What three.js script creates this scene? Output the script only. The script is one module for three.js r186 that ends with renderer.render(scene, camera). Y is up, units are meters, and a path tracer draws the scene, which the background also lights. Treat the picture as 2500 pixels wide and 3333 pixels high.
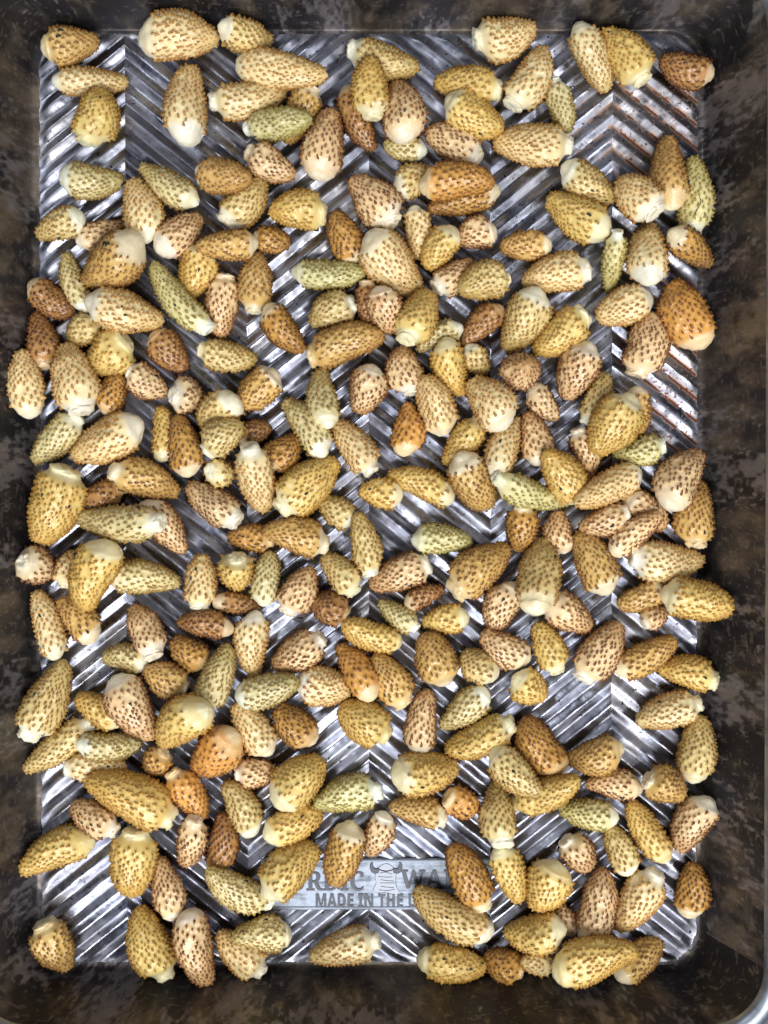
import * as THREE from 'three';
import { RoundedBoxGeometry } from 'three/addons/geometries/RoundedBoxGeometry.js';
import { FontLoader } from 'three/addons/loaders/FontLoader.js';
import { TextGeometry } from 'three/addons/geometries/TextGeometry.js';
import { RectAreaLightUniformsLib } from 'three/addons/lights/RectAreaLightUniformsLib.js';
import { mergeGeometries } from 'three/addons/utils/BufferGeometryUtils.js';

// ------------------------------------------------------------------ camera, light, exposure
const scene = new THREE.Scene();
scene.background = new THREE.Color().setRGB(0.060, 0.066, 0.094);     // the dim room all round
const MM = 0.001;
const PX = 0.0971 * MM;                                              // metres on the tray floor for one pixel of the 2500-wide photograph
const camera = new THREE.PerspectiveCamera(42.1, 0.75, 0.01, 10);
camera.up.set(0, 0, -1);
camera.position.set(4.75 * MM, 420 * MM, -1.5 * MM);
camera.lookAt(4.75 * MM, 0, 3.8 * MM);
camera.updateProjectionMatrix();
camera.updateMatrixWorld(true);
scene.add(camera);
const renderer = new THREE.WebGLRenderer({ antialias: true });
renderer.toneMapping = THREE.LinearToneMapping;
renderer.toneMappingExposure = 1.0;
renderer.shadowMap.enabled = true;
RectAreaLightUniformsLib.init();

function ceilingLamp(label, [x, y, z], [w, h], color, intensity, glow) {
  const o = new THREE.Group(); o.name = numbered('ceiling_light'); scene.add(o);
  o.position.set(x, y, z); o.lookAt(0, 0, 0);
  o.userData = { label, category: 'ceiling light' };
  const body = new THREE.Mesh(new RoundedBoxGeometry(w + 0.03, h + 0.03, 0.04, 2, 0.008), new THREE.MeshStandardMaterial({ color: 0xd8d8d8, roughness: 0.6 }));
  body.name = 'housing'; body.position.z = -0.026; o.add(body);
  const face = new THREE.Mesh(new THREE.PlaneGeometry(w, h), new THREE.MeshStandardMaterial({ color: 0xffffff, emissive: color, emissiveIntensity: glow }));
  face.name = 'diffuser'; face.position.z = -0.003; o.add(face);
  const l = new THREE.RectAreaLight(color, intensity, w, h);
  l.rotation.y = Math.PI; o.add(l);
  for (const m of [body, face]) { m.castShadow = true; m.receiveShadow = true; }
  return o;
}
const used = {};
function numbered(n) { const k = used[n] = (used[n] ?? -1) + 1; return k ? `${n}_${String(k).padStart(3, '0')}` : n; }
ceilingLamp('wide ceiling light panel on the viewer side of the tray', [0.10, 1.05, 0.52], [0.80, 0.20], new THREE.Color(1.0, 0.985, 0.96), 18.5, 1);
ceilingLamp('long strip light far out on the viewer side of the tray', [-0.10, 1.05, 1.15], [1.5, 0.20], new THREE.Color(0.86, 0.90, 1.0), 17, 1);
ceilingLamp('square ceiling light panel beyond the far end of the tray', [-0.50, 1.05, -0.52], [0.26, 0.26], new THREE.Color(0.94, 0.97, 1.0), 9, 1);
ceilingLamp('narrow ceiling light panel off the long side of the tray', [0.85, 0.95, 0.05], [0.4, 0.2], new THREE.Color(0.96, 0.98, 1.0), 12, 1);

// ------------------------------------------------------------------ helpers
function rng(seed) { let a = seed >>> 0; return () => { a = (a + 0x6D2B79F5) | 0; let t = Math.imul(a ^ (a >>> 15), 1 | a); t = (t + Math.imul(t ^ (t >>> 7), 61 | t)) ^ t; return ((t ^ (t >>> 14)) >>> 0) / 4294967296; }; }
const hash2 = (x, y, s) => { let h = Math.imul(x, 374761393) ^ Math.imul(y, 668265263) ^ Math.imul(s, 2147483647 - 61); h = Math.imul(h ^ (h >>> 13), 1274126177); return ((h ^ (h >>> 16)) >>> 0) / 4294967296; };
function vnoise(x, y, s) {
  const xi = Math.floor(x), yi = Math.floor(y), fx = x - xi, fy = y - yi, u = fx * fx * (3 - 2 * fx), v = fy * fy * (3 - 2 * fy);
  const a = hash2(xi, yi, s), b = hash2(xi + 1, yi, s), c = hash2(xi, yi + 1, s), d = hash2(xi + 1, yi + 1, s);
  return a + (b - a) * u + (c - a) * v + (a - b - c + d) * u * v;
}
function fbm(x, y, s, oct = 4) { let f = 0, a = 0.5, t = 0; for (let i = 0; i < oct; i++) { f += a * vnoise(x, y, s + i * 17); t += a; a *= 0.5; x *= 2.03; y *= 2.03; } return f / t; }
const clamp = (x, a = 0, b = 1) => Math.min(b, Math.max(a, x));
const smooth = (a, b, x) => { const t = clamp((x - a) / (b - a)); return t * t * (3 - 2 * t); };
const lerp = (a, b, t) => a + (b - a) * t;
const lin = (hex) => { const c = new THREE.Color(hex); return [c.r, c.g, c.b]; };
const mix3 = (a, b, t) => [lerp(a[0], b[0], t), lerp(a[1], b[1], t), lerp(a[2], b[2], t)];
function texture(w, h, fn, srgb) {
  const d = new Uint8Array(w * h * 4), toS = (c) => (c <= 0.0031308 ? 12.92 * c : 1.055 * Math.pow(c, 1 / 2.4) - 0.055);
  for (let j = 0, k = 0; j < h; j++) for (let i = 0; i < w; i++, k += 4) {
    const c = fn((i + 0.5) / w, (j + 0.5) / h, i, j);
    for (let q = 0; q < 3; q++) d[k + q] = Math.round(255 * clamp(srgb ? toS(clamp(c[q])) : c[q]));
    d[k + 3] = 255;
  }
  const t = new THREE.DataTexture(d, w, h); t.magFilter = THREE.LinearFilter; t.minFilter = THREE.LinearFilter;
  t.wrapS = t.wrapT = THREE.RepeatWrapping; if (srgb) t.colorSpace = THREE.SRGBColorSpace; t.needsUpdate = true; return t;
}
function mesh(name, geo, mat, parent) { const m = new THREE.Mesh(geo, mat); m.name = name; m.castShadow = m.receiveShadow = true; parent.add(m); return m; }

// ------------------------------------------------------------------ table top under the tray
{
  const tex = texture(512, 512, (u, v) => { const n = fbm(u * 40, v * 40, 5), m = fbm(u * 6, v * 6, 9); const k = 0.02 + 0.05 * n + 0.03 * m; return [k * 0.85, k * 0.95, k * 1.15]; }, true);
  const g = new RoundedBoxGeometry(0.9, 0.03, 1.1, 3, 0.006);
  const t = mesh('table_top', g, new THREE.MeshStandardMaterial({ map: tex, roughness: 0.5 }), scene);
  t.position.set(0, -0.0185, 0); t.userData = { kind: 'structure', label: 'dark blue grey table top under the baking tray', category: 'table top' };
}

// ------------------------------------------------------------------ the tray
const HX = 104, HZ = 147, FR = 11;                                   // half sizes and corner radius of the floor, in mm
const WX = 14, WZ = 9.5, WH = 25;                                    // how far the wall leans out, and its height
const AMP = 0.95, PER = 7.15, SLOPE = 0.8, COL = 38.3;               // pressed herringbone: relief, period along z, slope, width of a column
const zig = (x) => { const q = (x / COL) - Math.floor(x / COL / 2) * 2; return SLOPE * COL * (q < 1 ? q : 2 - q); };   // peaks (^) at x = 0, +-2 COL
const phase = (x, z) => { const s = (z - zig(x)) / PER; return s - Math.floor(s); };
const trap = (p) => (p < 0.09 ? 1 : p < 0.5 ? 1 - (p - 0.09) / 0.41 : p < 0.59 ? 0 : (p - 0.59) / 0.41);
const prof = (p) => lerp(trap(p), 0.5 + 0.5 * Math.cos(2 * Math.PI * (p - 0.045)), 0.45);
const wear = (x, z) => 0.82 + 0.36 * fbm(x * 0.03 + 50, z * 0.03 + 50, 7, 2);
const sdf = (x, z, hx = HX, hz = HZ, r = FR) => { const qx = Math.abs(x) - hx + r, qz = Math.abs(z) - hz + r; return Math.hypot(Math.max(qx, 0), Math.max(qz, 0)) + Math.min(Math.max(qx, qz), 0) - r; };
const floorHeight = (x, z) => AMP * wear(x, z) * prof(phase(x, z)) * smooth(0.4, 3.6, -sdf(x, z));

const tray = new THREE.Group(); tray.name = 'baking_tray'; scene.add(tray);
tray.userData = { label: 'worn aluminium baking tray with pressed herringbone floor and dark baked-on walls', category: 'baking tray' };

// floor colour: bare aluminium with smears, dull oxide and rust that sits in the grooves of the two worn columns
const ovx = (p) => (p - 797) * 0.1463, ovz = (p) => (p - 1080) * 0.1463;   // from 1659-wide photo pixels to mm from the tray's middle
const FTW = 1040, FTH = 1470;
function streak(x, z, s) { const k = Math.floor(x / COL) % 2 === 0 ? 1 : -1; const a = (x + k * 0.8 * z) * 0.78, b = (z - k * 0.8 * x) * 0.78; return fbm(a * 0.09, b * 0.75, s, 4); }
function rustAt(x, z) {
  const p = phase(x, z);
  const reg = Math.max(
    smooth(ovx(1310), ovx(1350), x) * smooth(ovz(170), ovz(215), z) * (1 - smooth(ovz(400), ovz(440), z)),
    0.5 * smooth(ovx(1200), ovx(1250), x) * smooth(ovz(210), ovz(240), z) * (1 - smooth(ovz(330), ovz(370), z)),
    smooth(ovx(1330), ovx(1380), x) * smooth(ovz(560), ovz(720), z) * (1 - smooth(ovz(960), ovz(1010), z)));
  if (reg <= 0) return 0;
  const n = fbm(x * 0.5, z * 0.5, 71, 4), g = Math.abs(p - 0.55);
  return reg * clamp((smooth(0.085, 0.02, g) + smooth(0.22, 0.06, g) * 0.35) * smooth(0.30, 0.50, n) * 1.15 + smooth(0.71, 0.75, fbm(x * 1.4, z * 1.4, 77, 3)) * 0.8);
}
const floorTex = texture(FTW, FTH, (u, v) => {
  const x = (u * 2 - 1) * HX, z = (v * 2 - 1) * HZ;
  const st = streak(x, z, 3), st2 = streak(x * 2.3, z * 2.3, 29), big = fbm(x * 0.02 + 7, z * 0.02, 11, 3), fine = fbm(x * 1.7, z * 1.7, 41, 3);
  let k = smooth(0.43, 0.66, st * 0.5 + st2 * 0.12 + big * 0.38);
  k = clamp(k * 0.62 + (fine - 0.5) * 0.20 + 0.22);
  let c = mix3([0.16, 0.165, 0.20], [0.60, 0.63, 0.76], k);
  const dull = smooth(0.42, 0.60, fbm(x * 0.045 + 13, z * 0.045, 21, 4) * 0.8 + st2 * 0.2); c = mix3(c, [0.15, 0.15, 0.175], dull * 0.55);
  const film = smooth(0.52, 0.66, fbm(x * 0.06, z * 0.06 + 40, 51, 4)); c = mix3(c, [0.30, 0.28, 0.27], film * 0.5);
  const speck = smooth(0.84, 0.88, fbm(x * 1.1, z * 1.1, 61, 2)); c = mix3(c, [0.02, 0.018, 0.018], speck);
  const r = rustAt(x, z); c = mix3(c, r > 0.74 ? [0.12, 0.036, 0.012] : [0.52, 0.23, 0.06], clamp(r));
  return c;
}, true);
const floorRough = texture(FTW / 2, FTH / 2, (u, v) => {
  const x = (u * 2 - 1) * HX, z = (v * 2 - 1) * HZ;
  const r = 0.21 + 0.20 * (1 - smooth(0.35, 0.65, streak(x, z, 19))) + 0.12 * fbm(x, z, 23, 3);
  const q = lerp(r, 0.8, clamp(rustAt(x, z))); return [1, q, 1 - 0.8 * clamp(rustAt(x, z))];
}, false);
const floorBump = texture(FTW, FTH, (u, v) => {
  const x = (u * 2 - 1) * HX, z = (v * 2 - 1) * HZ; const b = fbm(x * 0.13, z * 0.13, 81, 3) * 0.94 + streak(x * 1.5, z * 1.5, 91) * 0.06; return [b, b, b];
}, false);
const floorMat = new THREE.MeshStandardMaterial({ map: floorTex, metalness: 1, metalnessMap: floorRough, roughness: 1, roughnessMap: floorRough, bumpMap: floorBump, bumpScale: 0.00065 });
{
  const xs = []; for (let x = -HX; x <= HX + 1e-6; x += HX / 72) xs.push(x);
  for (let k = -2; k <= 2; k++) for (const e of [-0.18, 0, 0.18]) xs.push(k * COL + e);
  xs.sort((a, b) => a - b);
  const ps = [0.012, 0.078, 0.105, 0.19, 0.295, 0.40, 0.485, 0.512, 0.578, 0.605, 0.69, 0.795, 0.90, 0.985], ss = [];
  const n0 = Math.floor((-HZ - SLOPE * COL) / PER) - 1, n1 = Math.ceil(HZ / PER) + 1;
  for (let n = n0; n <= n1; n++) for (const p of ps) ss.push((n + p) * PER);
  const pos = [], uv = [], idx = [], W = xs.length;
  for (const s of ss) for (const x of xs) {
    const zr = s + zig(x), z = clamp(zr, -HZ, HZ);
    const h = AMP * wear(x, z) * prof(((s / PER) % 1 + 1) % 1) * smooth(0.4, 3.6, -sdf(x, z));
    pos.push(x * MM, h * MM, z * MM); uv.push((x / HX + 1) / 2, (z / HZ + 1) / 2);
  }
  for (let j = 0; j < ss.length - 1; j++) for (let i = 0; i < W - 1; i++) {
    const a = j * W + i, b = a + 1, c = a + W, d = c + 1;
    const za = pos[a * 3 + 2], zb = pos[b * 3 + 2], zc = pos[c * 3 + 2], zd = pos[d * 3 + 2];
    if (Math.abs(za - zc) > 1e-9 || Math.abs(zb - zd) > 1e-9) idx.push(a, c, b, b, c, d);
  }
  const g = new THREE.BufferGeometry();
  g.setAttribute('position', new THREE.Float32BufferAttribute(pos, 3)); g.setAttribute('uv', new THREE.Float32BufferAttribute(uv, 2));
  g.setIndex(idx); g.computeVertexNormals();
  mesh('floor_panel', g, floorMat, tray).userData.label = 'bare aluminium floor pressed in a herringbone of ridges';
}
// wall and rolled rim
function ringLoft(stations, per = 14, side = 40) {
  const dirs = []; for (let c = 0; c < 4; c++) { for (let i = 0; i <= per; i++) dirs.push({ c, a: (c + i / per) * Math.PI / 2 }); for (let i = 1; i < side; i++) dirs.push({ c, a: null, t: i / side }); }
  const pos = [], uv = [], idx = [], N = dirs.length + 1, ref = []; let v = 0, prev = null;
  const cs = [[1, 1], [-1, 1], [-1, -1], [1, -1]];
  stations.forEach((s) => {
    const [hx, hz, r, y] = s; if (prev) v += Math.hypot(hx - prev[0], y - prev[3]); prev = s; let len = 0, lx = 0, lz = 0;
    const pt = (c, a) => [cs[c][0] * (hx - r) + r * Math.cos(a), cs[c][1] * (hz - r) + r * Math.sin(a)];
    for (let i = 0; i < N; i++) {
      const d = dirs[i % dirs.length]; let p;
      if (d.a !== null) p = pt(d.c, d.a); else { const e = pt(d.c, (d.c + 1) * Math.PI / 2), f = pt((d.c + 1) % 4, (d.c + 1) * Math.PI / 2); p = [lerp(e[0], f[0], d.t), lerp(e[1], f[1], d.t)]; }
      if (i) len += Math.hypot(p[0] - lx, p[1] - lz); lx = p[0]; lz = p[1];
      if (ref.length <= i) ref.push(len); pos.push(p[0] * MM, y * MM, p[1] * MM); uv.push(ref[i] / 540, v / 60);
    }
  });
  for (let j = 0; j < stations.length - 1; j++) for (let i = 0; i < N - 1; i++) { const a = j * N + i, b = a + 1, c = a + N, d = c + 1; idx.push(a, c, b, b, c, d); }
  const g = new THREE.BufferGeometry(); g.setAttribute('position', new THREE.Float32BufferAttribute(pos, 3)); g.setAttribute('uv', new THREE.Float32BufferAttribute(uv, 2)); g.setIndex(idx); g.computeVertexNormals(); return g;
}
{
  const st = []; const at = (f, y) => st.push([HX + WX * f, HZ + WZ * f, FR + 6 * f, y]);
  st.push([HX - 0.6, HZ - 0.6, FR - 0.5, 0.02]);
  for (let i = 0; i <= 7; i++) { const a = i / 7; at(0.02 + 0.22 * Math.sin(a * 1.1) / Math.sin(1.1) , 0.05 + 4.2 * (1 - Math.cos(a * 1.25)) / (1 - Math.cos(1.25))); }
  for (let i = 1; i <= 10; i++) at(lerp(0.24, 1, i / 10), lerp(4.25, WH, i / 10));
  const wallTex = texture(2048, 256, (u, v) => {
    const x = u * 540, y = v * 60; const w = (s, o) => { const t = smooth(0.94, 1, u); return lerp(fbm(x * s, y * s * 0.45, o, 4), fbm((x - 540) * s, y * s * 0.45, o, 4), t); };
    const a = w(0.05, 3), b = w(0.16, 13), c = w(0.9, 33), d = w(0.4, 47);
    const e = w(0.55, 83), h = w(1.9, 91), m1 = a * 0.45 + b * 0.4 + d * 0.15;
    let k = mix3([0.030, 0.027, 0.030], [0.075, 0.060, 0.048], smooth(0.43, 0.54, m1));
    k = mix3(k, [0.21, 0.165, 0.115], smooth(0.50, 0.66, a * 0.35 + b * 0.35 + d * 0.22 + h * 0.08) * 0.55);
    k = mix3(k, [0.012, 0.011, 0.013], smooth(0.47, 0.62, w(0.06, 59) * 0.7 + e * 0.22 + h * 0.08) * 0.85);
    k = mix3(k, [0.20, 0.18, 0.185], smooth(0.54, 0.64, c * 0.3 + d * 0.2 + w(0.06, 67) * 0.5) * 0.6); k = mix3(k, [0.26, 0.21, 0.14], smooth(0.62, 0.70, c * 0.6 + h * 0.4) * 0.3);
    const scr = smooth(0.70, 0.78, fbm(x * 0.08 + y * 0.9, y * 0.35 - x * 0.5, 101, 2)) * 0.35; k = mix3(k, [0.17, 0.14, 0.12], scr);
    return k.map((q) => q * (0.95 + 0.35 * h));
  }, true);
  const wallRough = texture(1024, 80, (u, v) => { const x = u * 540, y = v * 60; return [1, 0.28 + 0.40 * fbm(x * 0.3, y * 0.16, 13, 4), 0.55]; }, false);
  mesh('wall', ringLoft(st), new THREE.MeshStandardMaterial({ map: wallTex, metalness: 1, metalnessMap: wallRough, roughness: 1, roughnessMap: wallRough, side: THREE.DoubleSide }), tray).userData.label = 'sloping wall browned and blackened by baked-on oil';
  const rim = []; for (let i = 0; i <= 14; i++) { const a = Math.PI - i / 14 * Math.PI * 1.45; const o = 3.4 + 3.4 * Math.cos(a); rim.push([HX + WX + o, HZ + WZ + o, FR + 6 + o, WH - 0.2 + 3.0 * Math.sin(a)]); }
  const rimTex = texture(1024, 32, (u, v) => { const x = u * 540, y = v * 60; const n = fbm(x * 0.25, y * 0.25, 5, 4), m = fbm(x * 1.3, y * 1.3, 15, 3); return mix3([0.16, 0.18, 0.20], [0.48, 0.54, 0.60], clamp(n * 0.8 + m * 0.3 - 0.05)); }, true);
  mesh('rim', ringLoft(rim), new THREE.MeshStandardMaterial({ map: rimTex, metalness: 0.9, roughness: 0.42, side: THREE.DoubleSide }), tray).userData.label = 'rolled blue grey metal rim';
}
// stamped nameplate
{
  const px = ovx(812), pz = ovz(1910), W = 73, H = 16.4, top = 1.15;
  const pm = new THREE.MeshStandardMaterial({ map: texture(1024, 256, (u, v) => { const x = u * W, z = v * H; const a = fbm(x * 0.12, z * 1.3, 5, 4), b = fbm(x * 0.5, z * 0.5, 8, 4), c = fbm(x * 2, z * 4, 9, 2); return mix3([0.11, 0.125, 0.145], [0.33, 0.37, 0.44], clamp(smooth(0.25, 0.6, a * 0.55 + b * 0.45) * 0.85 + (c - 0.5) * 0.4 + 0.05)); }, true), metalness: 0.85, roughness: 0.55 });
  const plate = new RoundedBoxGeometry(W * MM, 1.1 * MM, H * MM, 3, 0.35 * MM);
  { const p = plate.attributes.position, uv = plate.attributes.uv; for (let i = 0; i < p.count; i++) uv.setXY(i, p.getX(i) / (W * MM) + 0.5, p.getZ(i) / (H * MM) + 0.5); }
  const pl = mesh('nameplate', plate, pm, tray); pl.position.set(px * MM, (top - 0.55) * MM, pz * MM); pl.userData.label = 'flat stamped nameplate of pale aluminium among the ridges';
  for (const s of [-1, 1]) { const b = mesh('border_bead', new RoundedBoxGeometry((W - 1) * MM, 0.5 * MM, 0.7 * MM, 2, 0.2 * MM), pm, pl); b.position.set(0, 0.6 * MM, s * (H / 2 - 0.75) * MM); }
  const letter = new THREE.MeshStandardMaterial({ color: new THREE.Color().setRGB(0.05, 0.053, 0.064), metalness: 0.7, roughness: 0.4 });
  const serif = await new FontLoader().loadAsync('fonts/droid/droid_serif_bold.typeface.json'), sans = await new FontLoader().loadAsync('fonts/droid/droid_sans_bold.typeface.json');
  function word(text, font, size, x0, x1, z) {
    const g = new TextGeometry(text, { font, size: size * MM, depth: 0.28 * MM, curveSegments: 5, bevelEnabled: true, bevelThickness: 0.08 * MM, bevelSize: 0.06 * MM, bevelSegments: 1 });
    g.computeBoundingBox(); const b = g.boundingBox; g.translate(-b.min.x, 0, 0); g.scale((x1 - x0) * MM / (b.max.x - b.min.x), 1, 1); g.rotateX(-Math.PI / 2); g.translate(x0 * MM - px * MM, 0.5 * MM, (z - pz) * MM);
    mesh('stamped_lettering', g, letter, pl);
  }
  word('NORDIC', serif, 5.9, ovx(583), ovx(786), ovz(1923)); word('WARE', serif, 5.9, ovx(864), ovx(1026), ovz(1919)); word('MADE IN THE USA', sans, 4.3, ovx(682), ovx(938), ovz(1960));
  // horned head emblem between the two words
  const E = (pts) => pts.map(([a, b]) => new THREE.Vector2(a, b));
  const head = new THREE.Shape(); head.moveTo(-2.4, 3.2); head.quadraticCurveTo(0, 6.0, 2.4, 3.2); head.lineTo(3.0, 2.6);
  head.splineThru(E([[3.1, 1.0], [2.9, -1.0], [3.4, -3.0], [4.3, -4.4], [3.9, -5.6], [2.6, -5.7], [1.6, -5.5], [0, -6.0], [-1.4, -5.5], [-2.2, -4.6], [-3.6, -4.2], [-3.8, -3.2], [-3.1, -1.4], [-3.4, 0.4], [-3.0, 2.6]])); head.lineTo(-2.4, 3.2);
  const horn = (s) => { const h = new THREE.Shape(); h.moveTo(s * 2.2, 3.3); h.splineThru(E([[s * 3.3, 3.0], [s * 4.2, 3.9], [s * 4.3, 5.4]])); h.splineThru(E([[s * 5.0, 4.0], [s * 4.7, 2.4], [s * 3.6, 1.6], [s * 2.4, 1.9]])); h.lineTo(s * 2.2, 3.3); return h; };
  const ex = (sh, d) => { const g = new THREE.ExtrudeGeometry(sh, { depth: d, bevelEnabled: true, bevelThickness: 0.1, bevelSize: 0.12, bevelSegments: 1, curveSegments: 6 }); g.scale(MM, MM, MM); g.rotateX(-Math.PI / 2); return g; };
  const em = mesh('stamped_emblem', ex(head, 0.14), new THREE.MeshStandardMaterial({ color: new THREE.Color().setRGB(0.26, 0.28, 0.32), metalness: 0.9, roughness: 0.5 }), pl);
  em.position.set((ovx(834) - px) * MM, 0.5 * MM, (ovz(1897) - pz) * MM); em.userData.label = 'stamped horned head with a long beard';
  for (const s of [-1, 1]) mesh('horn', ex(horn(s), 0.3), letter, em);
  const lines = []; const rr = rng(5);
  for (let k = 0; k < 7; k++) { const y = 1.7 - k * 1.05, a = -2.6 + rr(), b = 2.8 - rr() * 1.2; const c = new THREE.CatmullRomCurve3([new THREE.Vector3(a, 0.26, -y), new THREE.Vector3((a + b) / 2, 0.26, -y + (rr() - 0.5)), new THREE.Vector3(b, 0.26, -y + (rr() - 0.3))].map((q) => q.multiplyScalar(MM))); lines.push(new THREE.TubeGeometry(c, 8, 0.09 * MM, 5)); }
  lines.push(new THREE.TubeGeometry(new THREE.CatmullRomCurve3([[-2.5, 2.9], [-1.2, 2.5], [0, 2.3], [1.2, 2.5], [2.5, 2.9]].map(([a, b]) => new THREE.Vector3(a, 0.26, -b).multiplyScalar(MM))), 12, 0.18 * MM, 5));
  mesh('beard_lines', mergeGeometries(lines), letter, em);
}

// ------------------------------------------------------------------ the strawberries
// each row: stem end x, y, tip x, y, width (pixels of a 700-pixel square of the photograph shown at 1659), kind, level in the heap, tilt of the stem end (degrees)
const K = 700 / 1659, LIST = [];
const T = (ox, oy, rows) => rows.forEach(([sx, sy, tx, ty, w, kind, lev = 0, tilt]) => LIST.push({ s: [ox + sx * K, oy + sy * K], t: [ox + tx * K, oy + ty * K], w: w * K, kind, lev, tilt }));
T(0, 0, [[350, 380, 770, 320, 285, 't'], [425, 620, 992, 630, 225, 'c'], [690, 1105, 800, 680, 350, 'Y', .3], [1110, 280, 1690, 270, 385, 'c'], [1420, 1085, 1460, 500, 345, 'c'], [485, 1390, 955, 1410, 270, 'g'], [1500, 1570, 1070, 1280, 250, 'g']]);
T(600, 0, [[290, 220, 680, 330, 270, 'y'], [430, 505, 1105, 590, 295, 'c', .2], [205, 805, 795, 720, 280, 'c', .2], [990, 665, 790, 1110, 270, 'o', 0], [475, 990, 985, 915, 245, 'G', 1], [1030, 1350, 1130, 830, 345, 'p', .5], [480, 1180, 850, 1370, 270, 'p', .1], [140, 1340, 510, 1390, 290, 't', .2], [1265, 390, 1810, 550, 270, 'y'], [1440, 915, 1420, 430, 290, 'Y', 1], [1240, 690, 1440, 1175, 230, 'b']]);
T(1200, 0, [[290, 1060, 220, 630, 320, 'p', .5], [430, 1170, 110, 1110, 190, 'g'], [825, 330, 1300, 240, 310, 'c'], [1020, 690, 505, 620, 290, 'Y'], [620, 780, 1030, 1030, 320, 'Y', 1], [1130, 830, 1380, 370, 310, 'c'], [1430, 610, 1535, 1035, 200, 'g'], [1560, 1120, 955, 1100, 310, 'c', .2], [850, 1240, 455, 980, 290, 'p', .2], [420, 1410, 975, 1380, 300, 'O', 2], [215, 1450, 520, 1310, 240, 'y', 0], [990, 1470, 450, 1620, 240, 'ob', .8]]);
T(1800, 0, [[200, 200, 420, 710, 270, 'c'], [710, 620, 400, 210, 330, 'Y', .1], [1210, 590, 820, 470, 250, 'b']]);
T(0, 540, [[1140, 560, 1040, 90, 290, 'c', .2], [625, 390, 275, 530, 255, 'y'], [610, 590, 960, 450, 200, 'p'], [1060, 590, 665, 920, 390, 'o', 1], [1230, 640, 1560, 390, 280, 'p', .2], [650, 1120, 490, 670, 190, 'g'], [690, 1050, 1265, 1210, 340, 'c', 1], [240, 920, 560, 1160, 240, 'b', 1], [350, 1550, 290, 1115, 265, 'b'], [750, 1180, 530, 1380, 240, 'y'], [970, 1340, 690, 1590, 350, 'Y', 1], [1590, 1290, 1150, 760, 235, 'G', 1], [1190, 1310, 1440, 1580, 265, 'b']]);
T(600, 540, [[320, 450, 630, 95, 310, 'y'], [1090, 350, 650, 330, 300, 'Y'], [545, 600, 85, 630, 240, 'o', 1], [540, 560, 820, 590, 220, 'ob', .5], [150, 650, 10, 1035, 290, 'Y'], [540, 1125, 560, 660, 260, 't'], [310, 845, 270, 1325, 250, 'p'], [635, 1100, 905, 1450, 245, 'ob', .2], [1320, 740, 1150, 345, 265, 'ob'], [850, 835, 1405, 830, 225, 'G', .3], [1430, 555, 1800, 1005, 365, 'c', .8], [1615, 440, 1290, 80, 340, 'p'], [1310, 1040, 960, 1200, 280, 'y'], [1410, 890, 1420, 1230, 190, 'b'], [1505, 960, 1610, 1290, 280, 'p', .4], [960, 1450, 1545, 1290, 315, 'o', .1], [110, 1420, 565, 1510, 245, 'y']]);
T(1200, 540, [[370, 325, 400, 720, 210, 'c'], [640, 490, 430, 790, 270, 'Y', 1], [960, 490, 670, 560, 255, 'p'], [1390, 610, 1010, 620, 230, 't'], [1700, 790, 1178, 890, 300, 'c', .1], [520, 950, 810, 740, 260, 'p'], [1055, 860, 695, 930, 310, 'y', 1], [290, 1345, 470, 975, 320, 'Y', 1], [700, 1230, 360, 1410, 200, 'g'], [1010, 1090, 710, 1380, 220, 'b'], [1310, 980, 1070, 1440, 330, 'y', .5], [1680, 1150, 1280, 1450, 315, 'Y', .3], [760, 1400, 900, 1610, 200, 'y']]);
T(1800, 540, [[400, 520, -50, 240, 340, 'Y'], [85, 30, 500, 270, 285, 'y'], [800, 390, 510, 60, 320, 'c', 2, 20], [900, 310, 880, -240, 305, 't', .8], [1080, 530, 1100, -80, 275, 'G', 0], [500, 500, 430, 980, 180, 'G'], [725, 885, 740, 440, 315, 'c', .4], [885, 550, 1230, 750, 240, 'ob'], [735, 1020, 330, 1170, 295, 'c'], [1110, 1380, 900, 890, 390, 'O', .3], [660, 1620, 790, 1130, 325, 'p', .2]]);
T(0, 1080, [[225, 640, 160, 130, 270, 'c', 1], [630, 620, 500, 85, 350, 'c', 1], [810, 610, 920, 320, 240, 'ob'], [985, 300, 1290, 490, 255, 'p', .4], [1310, 490, 1600, 500, 275, 'p', 1, 35], [610, 650, 255, 1010, 265, 'g'], [1070, 720, 555, 980, 360, 'c', 1], [1270, 985, 1260, 570, 195, 'Y'], [1460, 1090, 1370, 635, 270, 'ob'], [860, 1060, 1390, 1230, 295, 'o', 1], [520, 1060, 310, 1640, 395, 'Y'], [930, 1180, 600, 1390, 230, 'b'], [1245, 1490, 570, 1440, 280, 'g', 2], [1120, 1330, 1440, 1700, 280, 'p', .8]]);
T(600, 1080, [[700, 325, 430, 580, 285, 'o'], [380, 520, 130, 720, 285, 'y'], [160, 910, 440, 690, 285, 'y', 1], [430, 850, 660, 710, 200, 'b'], [650, 1040, 890, 820, 265, 'ob'], [1090, 925, 790, 510, 260, 'g', .4], [1090, 720, 1040, 285, 245, 'g', 1], [1450, 1080, 1160, 670, 285, 'c', .1], [1460, 290, 1350, 635, 305, 'p'], [175, 1090, 380, 1085, 225, 'y', 1, 55], [490, 880, 620, 1395, 270, 'c', .5], [735, 1370, 1185, 985, 370, 'Y', .3], [415, 1470, 20, 1180, 290, 'p', .2], [1290, 1460, 1035, 1290, 225, 'y'], [1660, 1260, 1345, 1220, 235, 'Y']]);
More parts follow.
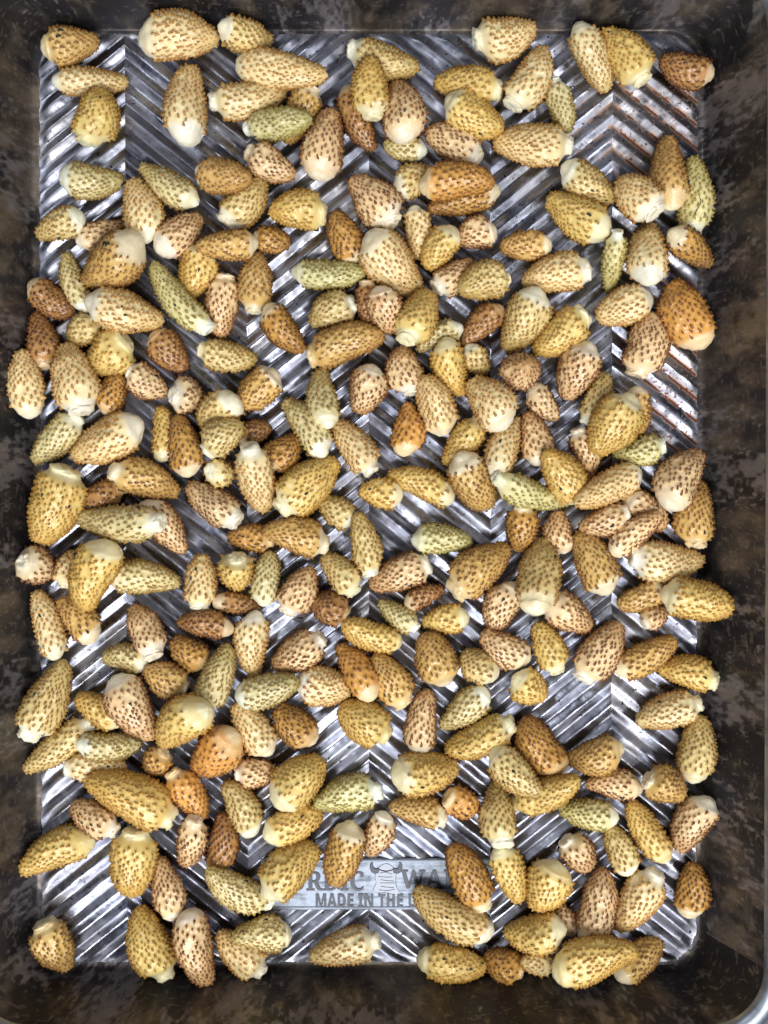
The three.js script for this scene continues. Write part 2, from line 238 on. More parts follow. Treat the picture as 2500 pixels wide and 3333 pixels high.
T(1200, 1080, [[320, 475, 230, 110, 275, 'p'], [570, 85, 710, 500, 280, 'Y', 1], [290, 935, 320, 540, 250, 'O'], [590, 765, 430, 330, 290, 'c', .4], [1060, 720, 790, 335, 360, 'c', 2, 15], [870, 680, 585, 1030, 255, 'Y', .5], [960, 1085, 1140, 650, 265, 'c', 1], [1330, 1005, 1230, 610, 255, 'p'], [1255, 435, 1450, 690, 220, 'p'], [1180, 300, 1185, 295, 300, 'p', .2, -75], [1692, 110, 1505, 520, 320, 'p', .4], [645, 1260, 150, 1080, 235, 'Y', .5], [700, 970, 925, 1370, 315, 'o', .6], [965, 1150, 1550, 1340, 235, 'G', 1]]);
T(1800, 1080, [[265, 715, 420, 310, 205, 'y'], [600, 520, 315, 940, 365, 'Y', 2], [640, 445, 660, 800, 230, 'o', 1], [205, 745, 310, 1130, 225, 'p', .4], [190, 1270, -55, 910, 325, 'Y', 1], [865, 890, 460, 950, 235, 'G', .5], [865, 1310, 1120, 905, 360, 'p', 1], [650, 1090, 170, 1330, 260, 'c', 1], [1080, 1650, 1120, 1140, 310, 'o', .2], [585, 1400, 205, 1530, 235, 'p', .4], [570, 1290, 880, 1500, 245, 'p']]);
T(0, 1620, [[190, 465, 380, 590, 300, 'p', .4, 55], [820, 345, 600, 880, 370, 'Y', 2, 14], [500, 690, 555, 400, 220, 'c'], [875, 600, 1400, 640, 275, 'g', .4], [730, 1075, 470, 760, 255, 'o', 1], [440, 1225, 290, 705, 235, 'c', .2], [1200, 1225, 1040, 815, 265, 'p', .4], [1130, 1260, 785, 1210, 220, 'g'], [1430, 1480, 1110, 1310, 275, 'o', .1], [1580, 1290, 1325, 1090, 245, 'ob', .2]]);
T(600, 1620, [[120, 860, 140, 430, 265, 'c'], [360, 1000, -60, 945, 220, 'b', .1], [685, 330, 330, 290, 220, 'ob'], [1105, 350, 605, 230, 295, 'o', 1], [1450, 595, 1340, 105, 235, 'y', .4], [410, 430, 390, 725, 290, 'Y', .4, 30], [610, 815, 660, 405, 215, 'g', .3], [250, 780, 590, 850, 140, 'b'], [790, 890, 990, 535, 285, 'p', 1], [1260, 900, 990, 790, 265, 'b'], [1325, 725, 1080, 425, 255, 'y'], [525, 900, 525, 1395, 265, 'c', .2], [1070, 1080, 685, 1320, 285, 'p', 1], [1645, 1130, 1205, 985, 235, 'Y', .2], [170, 1605, 350, 1130, 270, 'g', .3], [425, 1540, 885, 1410, 245, 'g', 1], [895, 1430, 1300, 1480, 300, 'c'], [1455, 1530, 1205, 1120, 255, 'O', 1]]);
T(1200, 1620, [[460, 500, 5, 680, 270, 'p', .2], [280, 1595, 50, 1200, 275, 'o', .6], [355, 310, 805, 335, 225, 'G'], [650, 720, 1080, 360, 360, 'o', .4], [1190, 45, 1170, 440, 250, 'ob', .2, 18], [1490, 410, 1440, 100, 220, 'p'], [1290, 865, 1350, 310, 325, 'y', 1], [1110, 670, 930, 1045, 265, 'p', .2], [1395, 800, 1725, 1010, 285, 'p', .6], [290, 820, 585, 690, 170, 'b'], [375, 1015, 75, 800, 195, 'g'], [750, 920, 410, 960, 230, 'Y', .2], [580, 1415, 440, 1035, 325, 'o', .2], [960, 1380, 710, 1200, 270, 'y'], [1205, 1265, 860, 1055, 260, 'p', .3], [1470, 1345, 1300, 955, 255, 'Y'], [1120, 1380, 1380, 1560, 265, 'Y', .5, 15]]);
T(1800, 1620, [[420, 705, 200, 250, 335, 'o', .3], [600, 470, 1172, 500, 315, 'c', 1], [455, 405, 835, 110, 235, 'p', 2], [840, 700, 498, 840, 225, 't', .2], [680, 975, 885, 850, 195, 'p', 0, 15], [870, 740, 1412, 850, 325, 'Y', .3], [225, 1405, 525, 960, 315, 'p', .2], [505, 1340, 960, 1095, 255, 'o', 1], [1270, 1400, 800, 1290, 270, 'Y', .5]]);
T(0, 2140, [[215, 625, 515, 20, 365, 'y', 1], [930, 500, 585, 290, 250, 'Y'], [885, 180, 1170, 645, 335, 'p', 1], [1560, 380, 1225, 640, 345, 'Y', .4], [715, 500, 180, 880, 245, 'y', .5], [610, 690, 1092, 675, 235, 'g', 1], [500, 850, 980, 830, 235, 'c'], [1290, 710, 1120, 895, 230, 'ob', .1, 20], [1330, 870, 1590, 1240, 265, 'O'], [1335, 1230, 665, 920, 380, 'Y', 2], [905, 1330, 555, 1120, 265, 'p', .8], [690, 1370, 140, 1625, 290, 'Y', .4], [1510, 1245, 1440, 1612, 235, 'p', .1]]);
T(600, 2140, [[385, 620, 80, 880, 360, 'O', .4], [655, 725, 395, 340, 265, 'c'], [980, 650, 700, 380, 275, 'ob', .2], [1570, 610, 1195, 370, 330, 'Y'], [395, 900, 720, 870, 235, 'p', .1], [720, 1110, 1070, 770, 380, 'Y', 1], [1510, 1010, 985, 1120, 285, 'G', .9], [545, 1345, 335, 940, 245, 'y'], [650, 1390, 1060, 1170, 285, 'Y', .3], [265, 1645, 325, 1190, 235, 'b']]);
T(1200, 2140, [[375, 720, 450, 240, 255, 'p', .1], [905, 270, 555, 545, 245, 'g'], [1120, 520, 590, 735, 280, 'Y', .4], [1450, 880, 1170, 475, 315, 'ob', .2], [955, 740, 1330, 1080, 270, 'y', 2], [1130, 1140, 1635, 950, 265, 'Y', .8], [215, 920, 690, 860, 335, 'Y', 1], [600, 1230, 155, 1130, 235, 't'], [590, 1060, 855, 1190, 255, 'O', 0, 15], [1020, 1455, 980, 940, 280, 'y', .5]]);
T(1800, 2140, [[520, 720, 110, 810, 305, 'o', .1], [1140, 350, 635, 490, 265, 'c', 1], [1080, 935, 1150, 440, 305, 'y'], [670, 1000, 248, 960, 235, 'p', .1], [710, 920, 1040, 1065, 295, 'o', .3, 10], [480, 1240, 42, 1160, 235, 'G', .5], [865, 1555, 585, 1110, 245, 'Y', .2], [1175, 1075, 950, 1515, 300, 'p', .3, 10], [595, 1655, 435, 1285, 225, 'y', .2], [90, 1380, 310, 1650, 255, 'p', .2, 12]]);
T(0, 2633, [[1040, 165, 1000, 680, 345, 'Y', .3], [1345, 830, 1225, 360, 250, 'p'], [325, 880, 520, 1250, 310, 'o'], [1225, 1390, 1060, 730, 360, 'Y', .6], [1440, 810, 1590, 1345, 280, 'p', .3]]);
T(600, 2633, [[650, 750, 150, 490, 255, 'g', .5], [800, 960, 365, 985, 270, 'g', 1], [600, 1270, 250, 950, 290, 'c', .1], [1495, 1000, 960, 1140, 280, 'c'], [630, 640, 1010, 260, 370, 'Y', .8], [1290, 130, 1160, 600, 315, 'o', .5], [1560, 50, 1430, 370, 230, 'p', .1]]);
T(1200, 2633, [[895, 770, 645, 260, 285, 'ob', .3], [1020, 300, 1175, 725, 260, 'Y'], [905, 990, 335, 640, 310, 'y', .5], [405, 1160, 912, 1230, 310, 'Y', .3], [1210, 1330, 885, 1150, 265, 'ob'], [1495, 950, 1045, 970, 310, 'Y', 1], [1400, 1195, 1180, 1180, 190, 'c'], [1440, 425, 1310, 850, 345, 'Y', 2]]);
T(1800, 2633, [[140, 960, 40, 730, 190, 'p'], [290, 1010, 405, 450, 295, 'p', 1], [805, 490, 490, 940, 310, 'c', .6], [1060, 815, 1090, 405, 265, 'ob'], [30, 1240, 650, 1060, 350, 'Y', 2], [520, 1310, 830, 1000, 255, 'o', 1]]);

const KIND = {   // colours of: bare stem end, flesh, flesh at the tip, flesh round the seeds, seeds
  c: ['#ece6d0', '#eedeb0', '#cfb474', '#d2b06c', '#a1783c'], y: ['#ece7cc', '#decb92', '#a6914a', '#b99b54', '#8e6e34'],
  Y: ['#eae0b4', '#e3ca80', '#bb9640', '#c6a04a', '#9c7832'], t: ['#eadeb8', '#d9b674', '#a27c3c', '#b28945', '#84602c'],
  g: ['#ecebd4', '#e2d8aa', '#8e8440', '#b6a460', '#8a723a'], G: ['#edeed8', '#dfd8a6', '#8f8a3a', '#b3a95e', '#867838'],
  p: ['#ebe0c8', '#ead0a4', '#ab7f4a', '#c2955c', '#663c1c'], b: ['#e0c8a0', '#b0844c', '#774d22', '#8a5c2c', '#4e2c12'],
  o: ['#ecdcb8', '#d9b66e', '#a0783a', '#b58a44', '#785428'], O: ['#edd2a2', '#d9a252', '#a87634', '#b9833a', '#6e4420'],
  ob: ['#e9d7b0', '#cb9c4e', '#885e26', '#a07434', '#5c3a18'] };
const WORD = { c: 'cream', y: 'olive beige', Y: 'yellow', t: 'tan', g: 'pale green', G: 'green', p: 'pinkish beige', b: 'brown', o: 'golden tan', O: 'orange', ob: 'golden brown' };
for (const k in KIND) KIND[k] = KIND[k].map(lin).map((c, i) => (i === 4 ? [c[0] * 1.04, c[1] * 0.90, c[2] * 0.80] : i ? [c[0], c[1] * 0.965, c[2] * 0.88] : c));

const ray = new THREE.Vector3();
function atHeight([px, py], y) {                                     // the point at height y that the photograph shows at this pixel
  ray.set(px / 2500 * 2 - 1, 1 - py / 3333 * 2, 0.5).unproject(camera).sub(camera.position);
  const k = (y - camera.position.y) / ray.y; return new THREE.Vector3().copy(camera.position).addScaledVector(ray, k);
}
function spline(cp, t) { let i = 0; while (i < cp.length - 2 && t > cp[i + 1][0]) i++; const a = cp[Math.max(i - 1, 0)], b = cp[i], c = cp[i + 1], d = cp[Math.min(i + 2, cp.length - 1)]; const u = clamp((t - b[0]) / (c[0] - b[0])), h = c[0] - b[0];
  const m0 = a === b ? (c[1] - b[1]) / h : (c[1] - a[1]) / (c[0] - a[0]), m1 = d === c ? (c[1] - b[1]) / h : (d[1] - b[1]) / (d[0] - b[0]); const u2 = u * u, u3 = u2 * u;
  return (2 * u3 - 3 * u2 + 1) * b[1] + (u3 - 2 * u2 + u) * h * m0 + (-2 * u3 + 3 * u2) * c[1] + (u3 - u2) * h * m1; }

// 1. sizes and profiles
LIST.forEach((b, i) => {
  b.i = i; const R = b.rand = rng(1000 + i * 7919); b.y0 = 0.008;
  const s = atHeight(b.s, b.y0), t = atHeight(b.t, b.y0), m = PX * (420 - 8) / 420;
  let L = s.distanceTo(t); b.R = Math.max(0.0028, b.w * 0.965 * m / 2 - 0.00036);
  const til = Math.abs(b.tilt ?? 0) * Math.PI / 180;
  if (til) { L = (L - 1.0 * b.R * Math.sin(til)) / Math.cos(til); L = clamp(L, 2.3 * b.R, 3.6 * b.R); }
  b.L = L; b.fat = 2 * b.R / L;
  const stub = R(); b.stub = stub < 0.34 || (b.tilt ?? 0) > 28; const rs = b.stub ? lerp(0.52, 0.68, R()) : lerp(0.58, 0.76, R());
  const j = () => (R() - 0.5) * 0.09, sh = (R() - 0.5) * 0.10, cone = 0.2 + 0.8 * R(), n1 = lerp(0.86, 0.80, cone);
  b.cp = b.stub ? [[0, rs * 0.96], [0.045, rs], [0.08, rs * 1.07], [0.14, 0.85 + j()], [0.22 + sh * 0.5, 0.97], [0.34 + sh, 1], [0.55, lerp(0.98, 0.88, cone) + j() * 0.6], [0.72, lerp(0.85, 0.66, cone) + j()], [0.86, lerp(0.63, 0.41, cone) + j()], [0.94, lerp(0.43, 0.26, cone)], [0.985, lerp(0.21, 0.14, cone)], [1, 0.05]]
    : [[0, rs * 0.84], [0.025, rs * 1.0], [0.075, n1 + j()], [0.17, 0.95 + j() * 0.4], [0.31 + sh, 1], [0.53, lerp(0.98, 0.89, cone) + j() * 0.6], [0.71, lerp(0.86, 0.68, cone) + j()], [0.85, lerp(0.64, 0.44, cone) + j()], [0.94, lerp(0.44, 0.28, cone)], [0.985, lerp(0.21, 0.14, cone)], [1, 0.05]];
  b.prof = (t) => Math.max(0.02, spline(b.cp, t));
  b.bend = (R() - 0.5) * 0.17; b.roll = R() * Math.PI * 2; b.seed = Math.floor(R() * 1e6);
});
// 2. rest them on the floor, on the walls and on each other
const NS = 7, balls = [];
const wallNeed = (x, z, r) => {                                      // height a ball of radius r needs so that it clears the leaning wall
  const X = Math.abs(x) * 1000, Z = Math.abs(z) * 1000, q = r * 1000; let y = 0;
  const one = (d, lean) => { const sl = lean * 0.8 / WH, over = d + q * Math.sqrt(1 + sl * sl) - lean * 0.2; if (over > 0) y = Math.max(y, over / sl); };
  one(X - HX, WX); one(Z - HZ, WZ);
  const cx = X - (HX - FR), cz = Z - (HZ - FR); if (cx > 0 && cz > 0) one(Math.hypot(cx, cz) - FR, 10);
  return Math.min(y, 17) * MM;
};
[...LIST].sort((a, b) => a.lev - b.lev || a.i - b.i).forEach((b) => {
  let ys = b.y0, yt = b.y0; let best;
  for (let it = 0; it < 4; it++) {
    const fixed = b.tilt !== undefined;
    const S = atHeight(b.s, ys), Tp = atHeight(b.t, yt), C = S.clone().add(Tp).multiplyScalar(0.5);
    const dir = new THREE.Vector3(Tp.x - S.x, 0, Tp.z - S.z); if (dir.lengthSq() < 1e-9) dir.set(1, 0, 0.3); dir.normalize();
    const need = [];
    const hl = fixed ? b.L * Math.cos(b.tilt * Math.PI / 180) : Math.hypot(Tp.x - S.x, Tp.z - S.z);
    for (let k = 0; k < NS; k++) {
      const t = 0.06 + 0.9 * k / (NS - 1), r = b.R * b.prof(t) * 0.97, x = C.x + dir.x * hl * (t - 0.5), z = C.z + dir.z * hl * (t - 0.5);
      let y = Math.max(r + (AMP - 0.1) * MM, wallNeed(x, z, r * 0.9));
      for (const o of balls) { const d = Math.hypot(o.x - x, o.z - z), sum = (r + o.r) * 0.87; if (d < sum) y = Math.max(y, o.y + Math.sqrt(sum * sum - d * d)); }
      need.push([t, y]);
    }
    best = null;
    for (let a = -34; a <= 34; a += 2) {
      const deg = fixed ? -b.tilt : a, sl = Math.tan(deg * Math.PI / 180) * hl;   // rise from stem to tip
      let y0 = -1; for (const [t, y] of need) y0 = Math.max(y0, y - sl * (t - 0.5));
      const cost = y0 + Math.abs(deg) * 0.00002; if (!best || cost < best.cost) best = { cost, y0, deg, sl };
      if (fixed) break;
    }
    ys = best.y0 - best.sl * 0.5; yt = best.y0 + best.sl * 0.5;
    if (fixed) { ys = yt = best.y0; }
    b.C = new THREE.Vector3(C.x, best.y0, C.z); b.dir = dir.clone().multiplyScalar(Math.cos(best.deg * Math.PI / 180)); b.dir.y = Math.sin(best.deg * Math.PI / 180); b.hl = hl; b.deg = best.deg;
  }
  if (b.tilt === undefined) b.L = Math.hypot(b.hl, best.sl);
  for (let k = 0; k < NS; k++) { const t = 0.06 + 0.9 * k / (NS - 1); const p = b.C.clone().addScaledVector(b.dir, b.L * (t - 0.5)); balls.push({ x: p.x, y: p.y, z: p.z, r: b.R * b.prof(t) * 0.97, b }); }
});

// 3. meshes
const flesh = new THREE.MeshPhysicalMaterial({ vertexColors: true, roughness: 0.48, clearcoat: 0.5, clearcoatRoughness: 0.18, sheen: 0 });
const seedMat = new THREE.MeshPhysicalMaterial({ vertexColors: true, roughness: 0.5, clearcoat: 0.2, clearcoatRoughness: 0.3 });
const NA = 60, NT = 46, CUT = 3;
const ring = [[1.4, 0, 0.10], [0.60, 0.46, 0.55], [-0.35, 0.92, 0.75], [-0.95, 0.55, 0.75], [-0.95, -0.55, 0.75], [-0.35, -0.92, 0.75], [0.60, -0.46, 0.55]];
function buildBerry(b) {
  const rand = b.rand, kind = KIND[b.kind], L = b.L, R = b.R;
  const ax = b.dir.clone().normalize(), side = new THREE.Vector3(0, 1, 0).cross(ax).normalize(), up = new THREE.Vector3().crossVectors(ax, side).normalize();
  const lump = (t, f) => 1 + 0.15 * (vnoise(t * 3 + b.seed % 97, Math.cos(f) * 1.3 + 5, b.seed) - 0.5) + 0.15 * (vnoise(t * 2.5 + 3, Math.sin(f) * 1.4 + 9, b.seed + 7) - 0.5) + 0.02 * Math.sin(3 * f + b.roll) + 0.045 * Math.sin(2 * f + b.roll * 1.7);
  const base = (t, f, extra = 0) => {                                // local frame: x along the axis, y up, z sideways
    const r = R * b.prof(t) * lump(t, f) + extra, bend = b.bend * L * (4 * (t - 0.5) ** 2 - 0.35);
    return [(t - 0.5) * L, Math.cos(f) * r, Math.sin(f) * r + bend];
  };
  // seeds on a spiral of equal area
  const tA = b.stub ? 0.115 + rand() * 0.04 : 0.06 + rand() * 0.08, cum = [0]; const NQ = 120;
  for (let q = 0; q < NQ; q++) { const t = lerp(tA, 0.985, (q + 0.5) / NQ), d = 0.8 + 1.5 * smooth(0.2, 0.95, t); cum.push(cum[q] + b.prof(t) * d); }
  const area = 2 * Math.PI * R * L * (0.985 - tA) / NQ * cum[NQ], gap = (b.kind === 'O' ? 1.95 : b.kind === 'g' || b.kind === 'G' ? 1.6 : 1.68) * MM;
  const n = Math.round(area / (gap * gap)); const seeds = []; let q = 0;
  for (let k = 0; k < n; k++) {
    const w = (k + 0.5) / n * cum[NQ]; while (q < NQ - 1 && cum[q + 1] < w) q++;
    const t = lerp(tA, 0.985, (q + (w - cum[q]) / (cum[q + 1] - cum[q])) / NQ) + (rand() - 0.5) * 0.018, f = k * 2.39996323 + b.roll + (rand() - 0.5) * 0.17;
    if (rand() < 0.06 || t > 0.99) continue;
    seeds.push({ t, f, p: base(t, f, 0), z: lerp(1.02, 0.80, smooth(0.2, 1, t)) * lerp(0.72, 1.16, rand()), dry: rand() });
  }
  // flesh
  const pos = [], col = [], idx = [], capC = [];
  const put = (a) => { pos.push(ax.x * a[0] + up.x * a[1] + side.x * a[2], ax.y * a[0] + up.y * a[1] + side.y * a[2], ax.z * a[0] + up.z * a[1] + side.z * a[2]); };
  const stemC = mix3(kind[0], kind[1], rand() < 0.35 ? 0.6 : 0.08), tw = lerp(0.06, 0.22, rand()), tipW = lerp(0.45, 0.8, rand()), blot = rand() * 50;
  const tint = (rand() - 0.5) * 0.12, warm = (rand() - 0.5) * 0.06;
  const shade = (c) => [c[0] * (1 + tint + warm), c[1] * (1 + tint), c[2] * (1 + tint - warm)];
  const sideTint = rand() * Math.PI * 2, blush = (b.kind === 'p' || b.kind === 'O') && rand() < 0.3 ? 0.35 : rand() < 0.1 ? 0.25 : 0;
  for (let i = 0; i <= NT; i++) {
    const u = i / NT, t = u < 0.12 ? u * 0.7 : 0.084 + (u - 0.12) / 0.88 * 0.916;
    for (let a = 0; a < NA; a++) {
      const f = a / NA * Math.PI * 2 + (i % 2) * Math.PI / NA; const p0 = base(t, f); let best = 9, near = 0;
      for (const s of seeds) { const dx = p0[0] - s.p[0]; if (dx > 0.0020 || dx < -0.0020) continue; const d = Math.hypot(dx, p0[1] - s.p[1], p0[2] - s.p[2]); if (d < best) best = d; }
      near = Math.exp(-((best / 0.00080) ** 2));
      const rough = t < 0.12 ? (vnoise(f * 2.2, t * 60, b.seed + 3) - 0.5) * (b.stub ? 0.14 : 0.05) * R * smooth(0.13, 0.02, t) : 0;
      put(base(t, f, near * 0.60 * MM * smooth(0.04, 0.14, t) * (t > 0.97 ? 0.3 : 1) + rough));
      const nz = fbm(t * 5 + blot, f * 0.9, b.seed + 11, 3) - 0.5;
      let c = mix3(stemC, kind[1], smooth(tw * 0.55, tw * 0.55 + 0.075, t + nz * 0.09));
      c = mix3(c, kind[2], 0.75 * smooth(tipW, 1.05, t + nz * 0.3));
      if (blush) c = mix3(c, [0.62, 0.24, 0.07], blush * smooth(0.35, 1, Math.cos(f - sideTint)) * smooth(0.3, 0.62, nz + 0.5));
      c = mix3(c, kind[3], 0.62 * near * smooth(0.06, 0.2, t));
      c = shade(c); col.push(c[0] * (1 + nz * 0.2), c[1] * (1 + nz * 0.2), c[2] * (1 + nz * 0.2));
    }
  }
  const quad = (out, i) => { for (let a = 0; a < NA; a++) { const A = i * NA + a, B = i * NA + (a + 1) % NA, C = A + NA, D = B + NA; if (i % 2) out.push(A, B, D, A, D, C); else out.push(A, B, C, B, D, C); } };
  for (let i = CUT; i < NT; i++) quad(idx, i);
  { const k = pos.length / 3; put(base(1, 0, 0).map((v, q2) => (q2 ? (q2 === 2 ? b.bend * L * 0.65 : 0) : v + 0.03 * R))); col.push(...shade(kind[2])); for (let a = 0; a < NA; a++) idx.push(NT * NA + a, NT * NA + (a + 1) % NA, k); }
  for (let i = 0; i < CUT; i++) quad(capC, i);
  { // torn face of the stem end, slightly hollow and uneven
    const N2 = 3; let prev = 0; const off0 = pos.length / 3;
    for (let r = 1; r <= N2; r++) { const sc = 1 - r / (N2 + 0.6); for (let a = 0; a < NA; a++) { const f = a / NA * Math.PI * 2, p = base(0, f), by = b.bend * L * 0.65, nn = vnoise(Math.cos(f) * sc * 3 + 9, Math.sin(f) * sc * 3 + 9, b.seed + 5); put([p[0] + (b.stub ? (r === 1 ? -0.09 : -0.04) : -0.09 - 0.06 * r) * R + (nn - 0.5) * (b.stub ? 0.12 : 0.06) * R, p[1] * sc, (p[2] - by) * sc + by]); const c = shade(mix3(kind[0], [0.80, 0.72, 0.42], 0.25 * (r / N2) + 0.1 * nn)); col.push(...c); } }
    for (let r = 0; r < N2; r++) { const A0 = r ? off0 + (r - 1) * NA : 0, B0 = off0 + r * NA; for (let a = 0; a < NA; a++) { const a2 = (a + 1) % NA; capC.push(A0 + a, B0 + a, A0 + a2, A0 + a2, B0 + a, B0 + a2); } }
    const k = pos.length / 3; put([-0.5 * L - (b.stub ? 0.02 : 0.28) * R, 0, b.bend * L * 0.65]); col.push(...shade(kind[0])); for (let a = 0; a < NA; a++) capC.push(off0 + (N2 - 1) * NA + a, k, off0 + (N2 - 1) * NA + (a + 1) % NA);
  }
  const all = new THREE.BufferGeometry(); all.setAttribute('position', new THREE.Float32BufferAttribute(pos, 3)); all.setAttribute('color', new THREE.Float32BufferAttribute(col, 3)); all.setIndex([...idx, ...capC]); all.computeVertexNormals();
  let low = 1e9; for (let k = 1; k < pos.length; k += 3) low = Math.min(low, pos[k]);
  const part = (ind) => { const map = new Map(), P = [], N = [], C = [], I = []; const ap = all.attributes.position, an = all.attributes.normal, ac = all.attributes.color; for (const v of ind) { let m = map.get(v); if (m === undefined) { m = map.size; map.set(v, m); P.push(ap.getX(v), ap.getY(v) - low, ap.getZ(v)); N.push(an.getX(v), an.getY(v), an.getZ(v)); C.push(ac.getX(v), ac.getY(v), ac.getZ(v)); } I.push(m); } const g = new THREE.BufferGeometry(); g.setAttribute('position', new THREE.Float32BufferAttribute(P, 3)); g.setAttribute('normal', new THREE.Float32BufferAttribute(N, 3)); g.setAttribute('color', new THREE.Float32BufferAttribute(C, 3)); g.setIndex(I); return g; };
  const o = new THREE.Group(); o.name = numbered('strawberry'); scene.add(o); o.position.set(b.C.x, b.C.y + low, b.C.z);
  mesh('flesh', part(idx), flesh, o); mesh('stem_end', part(capC), flesh, o);
  // achenes: little teardrops, pointed towards the tip
  const sp = [], sn = [], sc = [], si = []; const V = (a) => new THREE.Vector3(ax.x * a[0] + up.x * a[1] + side.x * a[2], ax.y * a[0] + up.y * a[1] + side.y * a[2], ax.z * a[0] + up.z * a[1] + side.z * a[2]);
  for (const s of seeds) {
    const e = 0.01, P = V(base(s.t, s.f, 0.36 * MM)), dT = V(base(Math.min(1, s.t + e), s.f)).sub(V(base(s.t - e, s.f))).normalize(), dF = V(base(s.t, s.f + 0.05)).sub(V(base(s.t, s.f - 0.05))).normalize();
    const Nn = new THREE.Vector3().crossVectors(dF, dT).normalize(); if (Nn.dot(V([0, Math.cos(s.f), Math.sin(s.f)])) < 0) Nn.negate();
    const turn = (hash2(Math.floor(s.f * 1000), Math.floor(s.t * 1000), 4) - 0.5) * 0.5, cx = Math.cos(turn), cz = Math.sin(turn); const u = dT.clone().multiplyScalar(cx).addScaledVector(dF, cz), v = dF.clone().multiplyScalar(cx).addScaledVector(dT, -cz);
    const S = 0.72 * MM * s.z; let c = shade(kind[4]); c = mix3(c, kind[3], 0.45 * s.dry); const k2 = 0.8 + 0.4 * hash2(Math.floor(s.t * 9999), 3, b.seed); c = c.map((x) => x * k2); if (s.dry > 0.992) c = [0.01, 0.008, 0.006];
    const b0 = sp.length / 3; const add = (A, B, H, nu, nv, nn) => { const p = P.clone().addScaledVector(u, A * S).addScaledVector(v, B * S * 0.66).addScaledVector(Nn, H * S); sp.push(p.x, p.y - low, p.z); const m = u.clone().multiplyScalar(nu).addScaledVector(v, nv).addScaledVector(Nn, nn).normalize(); sn.push(m.x, m.y, m.z); sc.push(...c); };
    for (const [A, B] of ring) add(A, B, -0.25, A, B, 0.35);
    for (const [A, B, H] of ring) add(A * 0.70, B * 0.74, 0.68 * (H > 0.3 ? 1 : 0.4), A * 0.7, B * 0.7, 0.75);
    add(-0.15, 0, 1.2, 0, 0, 1);
    for (let a = 0; a < 7; a++) { const a2 = (a + 1) % 7; si.push(b0 + a, b0 + a2, b0 + 7 + a, b0 + a2, b0 + 7 + a2, b0 + 7 + a, b0 + 7 + a, b0 + 7 + a2, b0 + 14); }
  }
  const g = new THREE.BufferGeometry(); g.setAttribute('position', new THREE.Float32BufferAttribute(sp, 3)); g.setAttribute('normal', new THREE.Float32BufferAttribute(sn, 3)); g.setAttribute('color', new THREE.Float32BufferAttribute(sc, 3)); g.setIndex(si);
  mesh('seeds', g, seedMat, o).userData.kind = 'stuff';
  if (b.crack) {                                                     // a thin dark split along the skin
    const pts = []; for (let k = 0; k <= 10; k++) { const t = lerp(0.14, 0.52, k / 10); const p = V(base(t, 0.05 + 0.10 * Math.sin(k * 0.9) - 0.12 * k / 10, 0.30 * MM)); p.y -= low; pts.push(p); }
    mesh('crack', new THREE.TubeGeometry(new THREE.CatmullRomCurve3(pts), 24, 0.13 * MM, 5), new THREE.MeshStandardMaterial({ color: new THREE.Color().setRGB(0.05, 0.035, 0.015), roughness: 0.9 }), o).userData.label = 'thin dark crack in the skin';
  }
  b.o = o; return o;
}
LIST.find((b) => b.kind === 'G' && Math.abs(b.s[0] - (1800 + 1080 * K)) < 1).crack = true;
LIST.forEach(buildBerry);

{ // dark crumbs and loose seeds lying on the bare metal
  const r = rng(77), parts = [], base = new THREE.IcosahedronGeometry(1, 0);
  for (let k = 0; k < 70; k++) { const x = (r() * 2 - 1) * (HX - 4), z = (r() * 2 - 1) * (HZ - 4), q = lerp(0.14, 0.42, r() ** 2); const g = base.clone(); g.scale(q * MM, q * 0.6 * MM, q * lerp(0.5, 1.3, r()) * MM); g.rotateY(r() * 6); g.translate(x * MM, (floorHeight(x, z) + q * 0.45) * MM, z * MM); parts.push(g); }
  const c = mesh('crumbs', mergeGeometries(parts), new THREE.MeshStandardMaterial({ color: new THREE.Color().setRGB(0.03, 0.022, 0.015), roughness: 0.8 }), scene);
  c.userData = { kind: 'stuff', label: 'dark crumbs and loose seeds scattered on the tray floor', category: 'crumbs' };
}
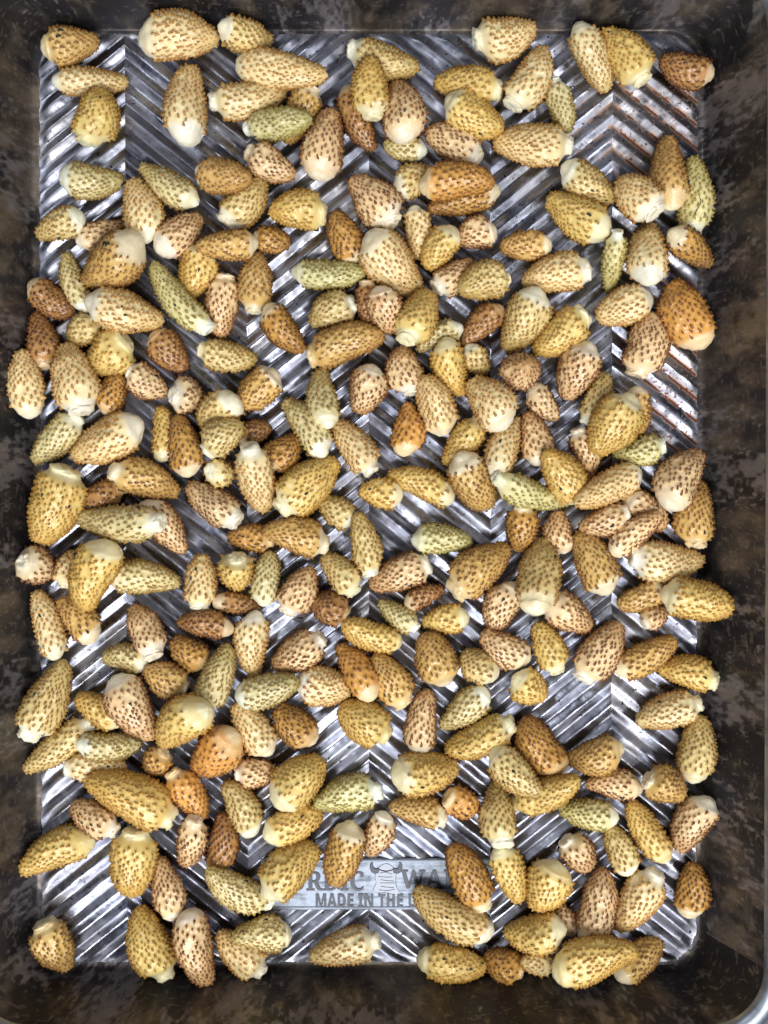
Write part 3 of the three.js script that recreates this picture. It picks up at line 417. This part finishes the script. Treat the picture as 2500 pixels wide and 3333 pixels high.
// 4. labels: look, size, shape and what each one lies on, under or beside
{
  const size = (b) => (b.L > 0.0225 ? 'large' : b.L < 0.0158 ? 'small' : 'medium'), form = (b) => (b.fat > 0.78 ? 'round' : b.fat < 0.50 ? 'slender' : 'plump');
  const short = (b) => `${size(b)} ${WORD[b.kind]} one`;
  const gapTo = (a, b) => Math.hypot(a.C.x - b.C.x, a.C.z - b.C.z);
  for (const b of LIST) {
    const near = LIST.filter((o) => o !== b).sort((p, q) => gapTo(b, p) - gapTo(b, q)).slice(0, 6); b.near = near;
    const over = near.find((o) => o.C.y < b.C.y - 0.004 && gapTo(b, o) < (b.L + o.L) * 0.38), under = near.find((o) => o.C.y > b.C.y + 0.004 && gapTo(b, o) < (b.L + o.L) * 0.36);
    const edge = Math.min(HX - Math.abs(b.C.x * 1000), HZ - Math.abs(b.C.z * 1000)) < 9, corner = HX - Math.abs(b.C.x * 1000) < 14 && HZ - Math.abs(b.C.z * 1000) < 14;
    const plate = Math.abs(b.C.x * 1000 - ovx(812)) < 48 && Math.abs(b.C.z * 1000 - ovz(1910)) < 17;
    b.head = `${size(b)} ${form(b)} ${WORD[b.kind]} strawberry`; if (b.crack) b.head = 'cracked ' + b.head; if ((b.tilt ?? 0) > 30) b.head += ' stem end up'; else if ((b.tilt ?? 0) < -30) b.head += ' tip up';
    b.rel = corner ? 'in a tray corner' : over ? `on top of ${short(over)}` : under ? `partly under ${short(under)}` : plate ? 'at the stamped nameplate' : edge ? 'against the tray wall' : `beside ${short(near[0])}`;
    b.label = `${b.head}, ${b.rel}`;
  }
  const count = () => { const c = {}; for (const b of LIST) c[b.label] = (c[b.label] ?? 0) + 1; return c; };
  let c = count(); for (const b of LIST) if (c[b.label] > 1) b.label2 = `${b.label}, near ${short(b.near[1])}`; for (const b of LIST) if (b.label2) b.label = b.label2;
  c = count(); for (const b of LIST) if (c[b.label] > 1) b.label = b.label.replace(/, near .*/, `, near ${WORD[b.near[2].kind]} and ${WORD[b.near[3].kind]} ones`);
  for (const b of LIST) b.o.userData = { label: b.label, category: 'strawberry', group: 'white strawberries spread over the tray' };
  console.log('berries', LIST.length, 'labels', Object.keys(count()).length, 'longest', Math.max(...LIST.map((b) => b.label.split(' ').length)), 'highest', Math.max(...LIST.map((b) => b.C.y)));
}
renderer.render(scene, camera);
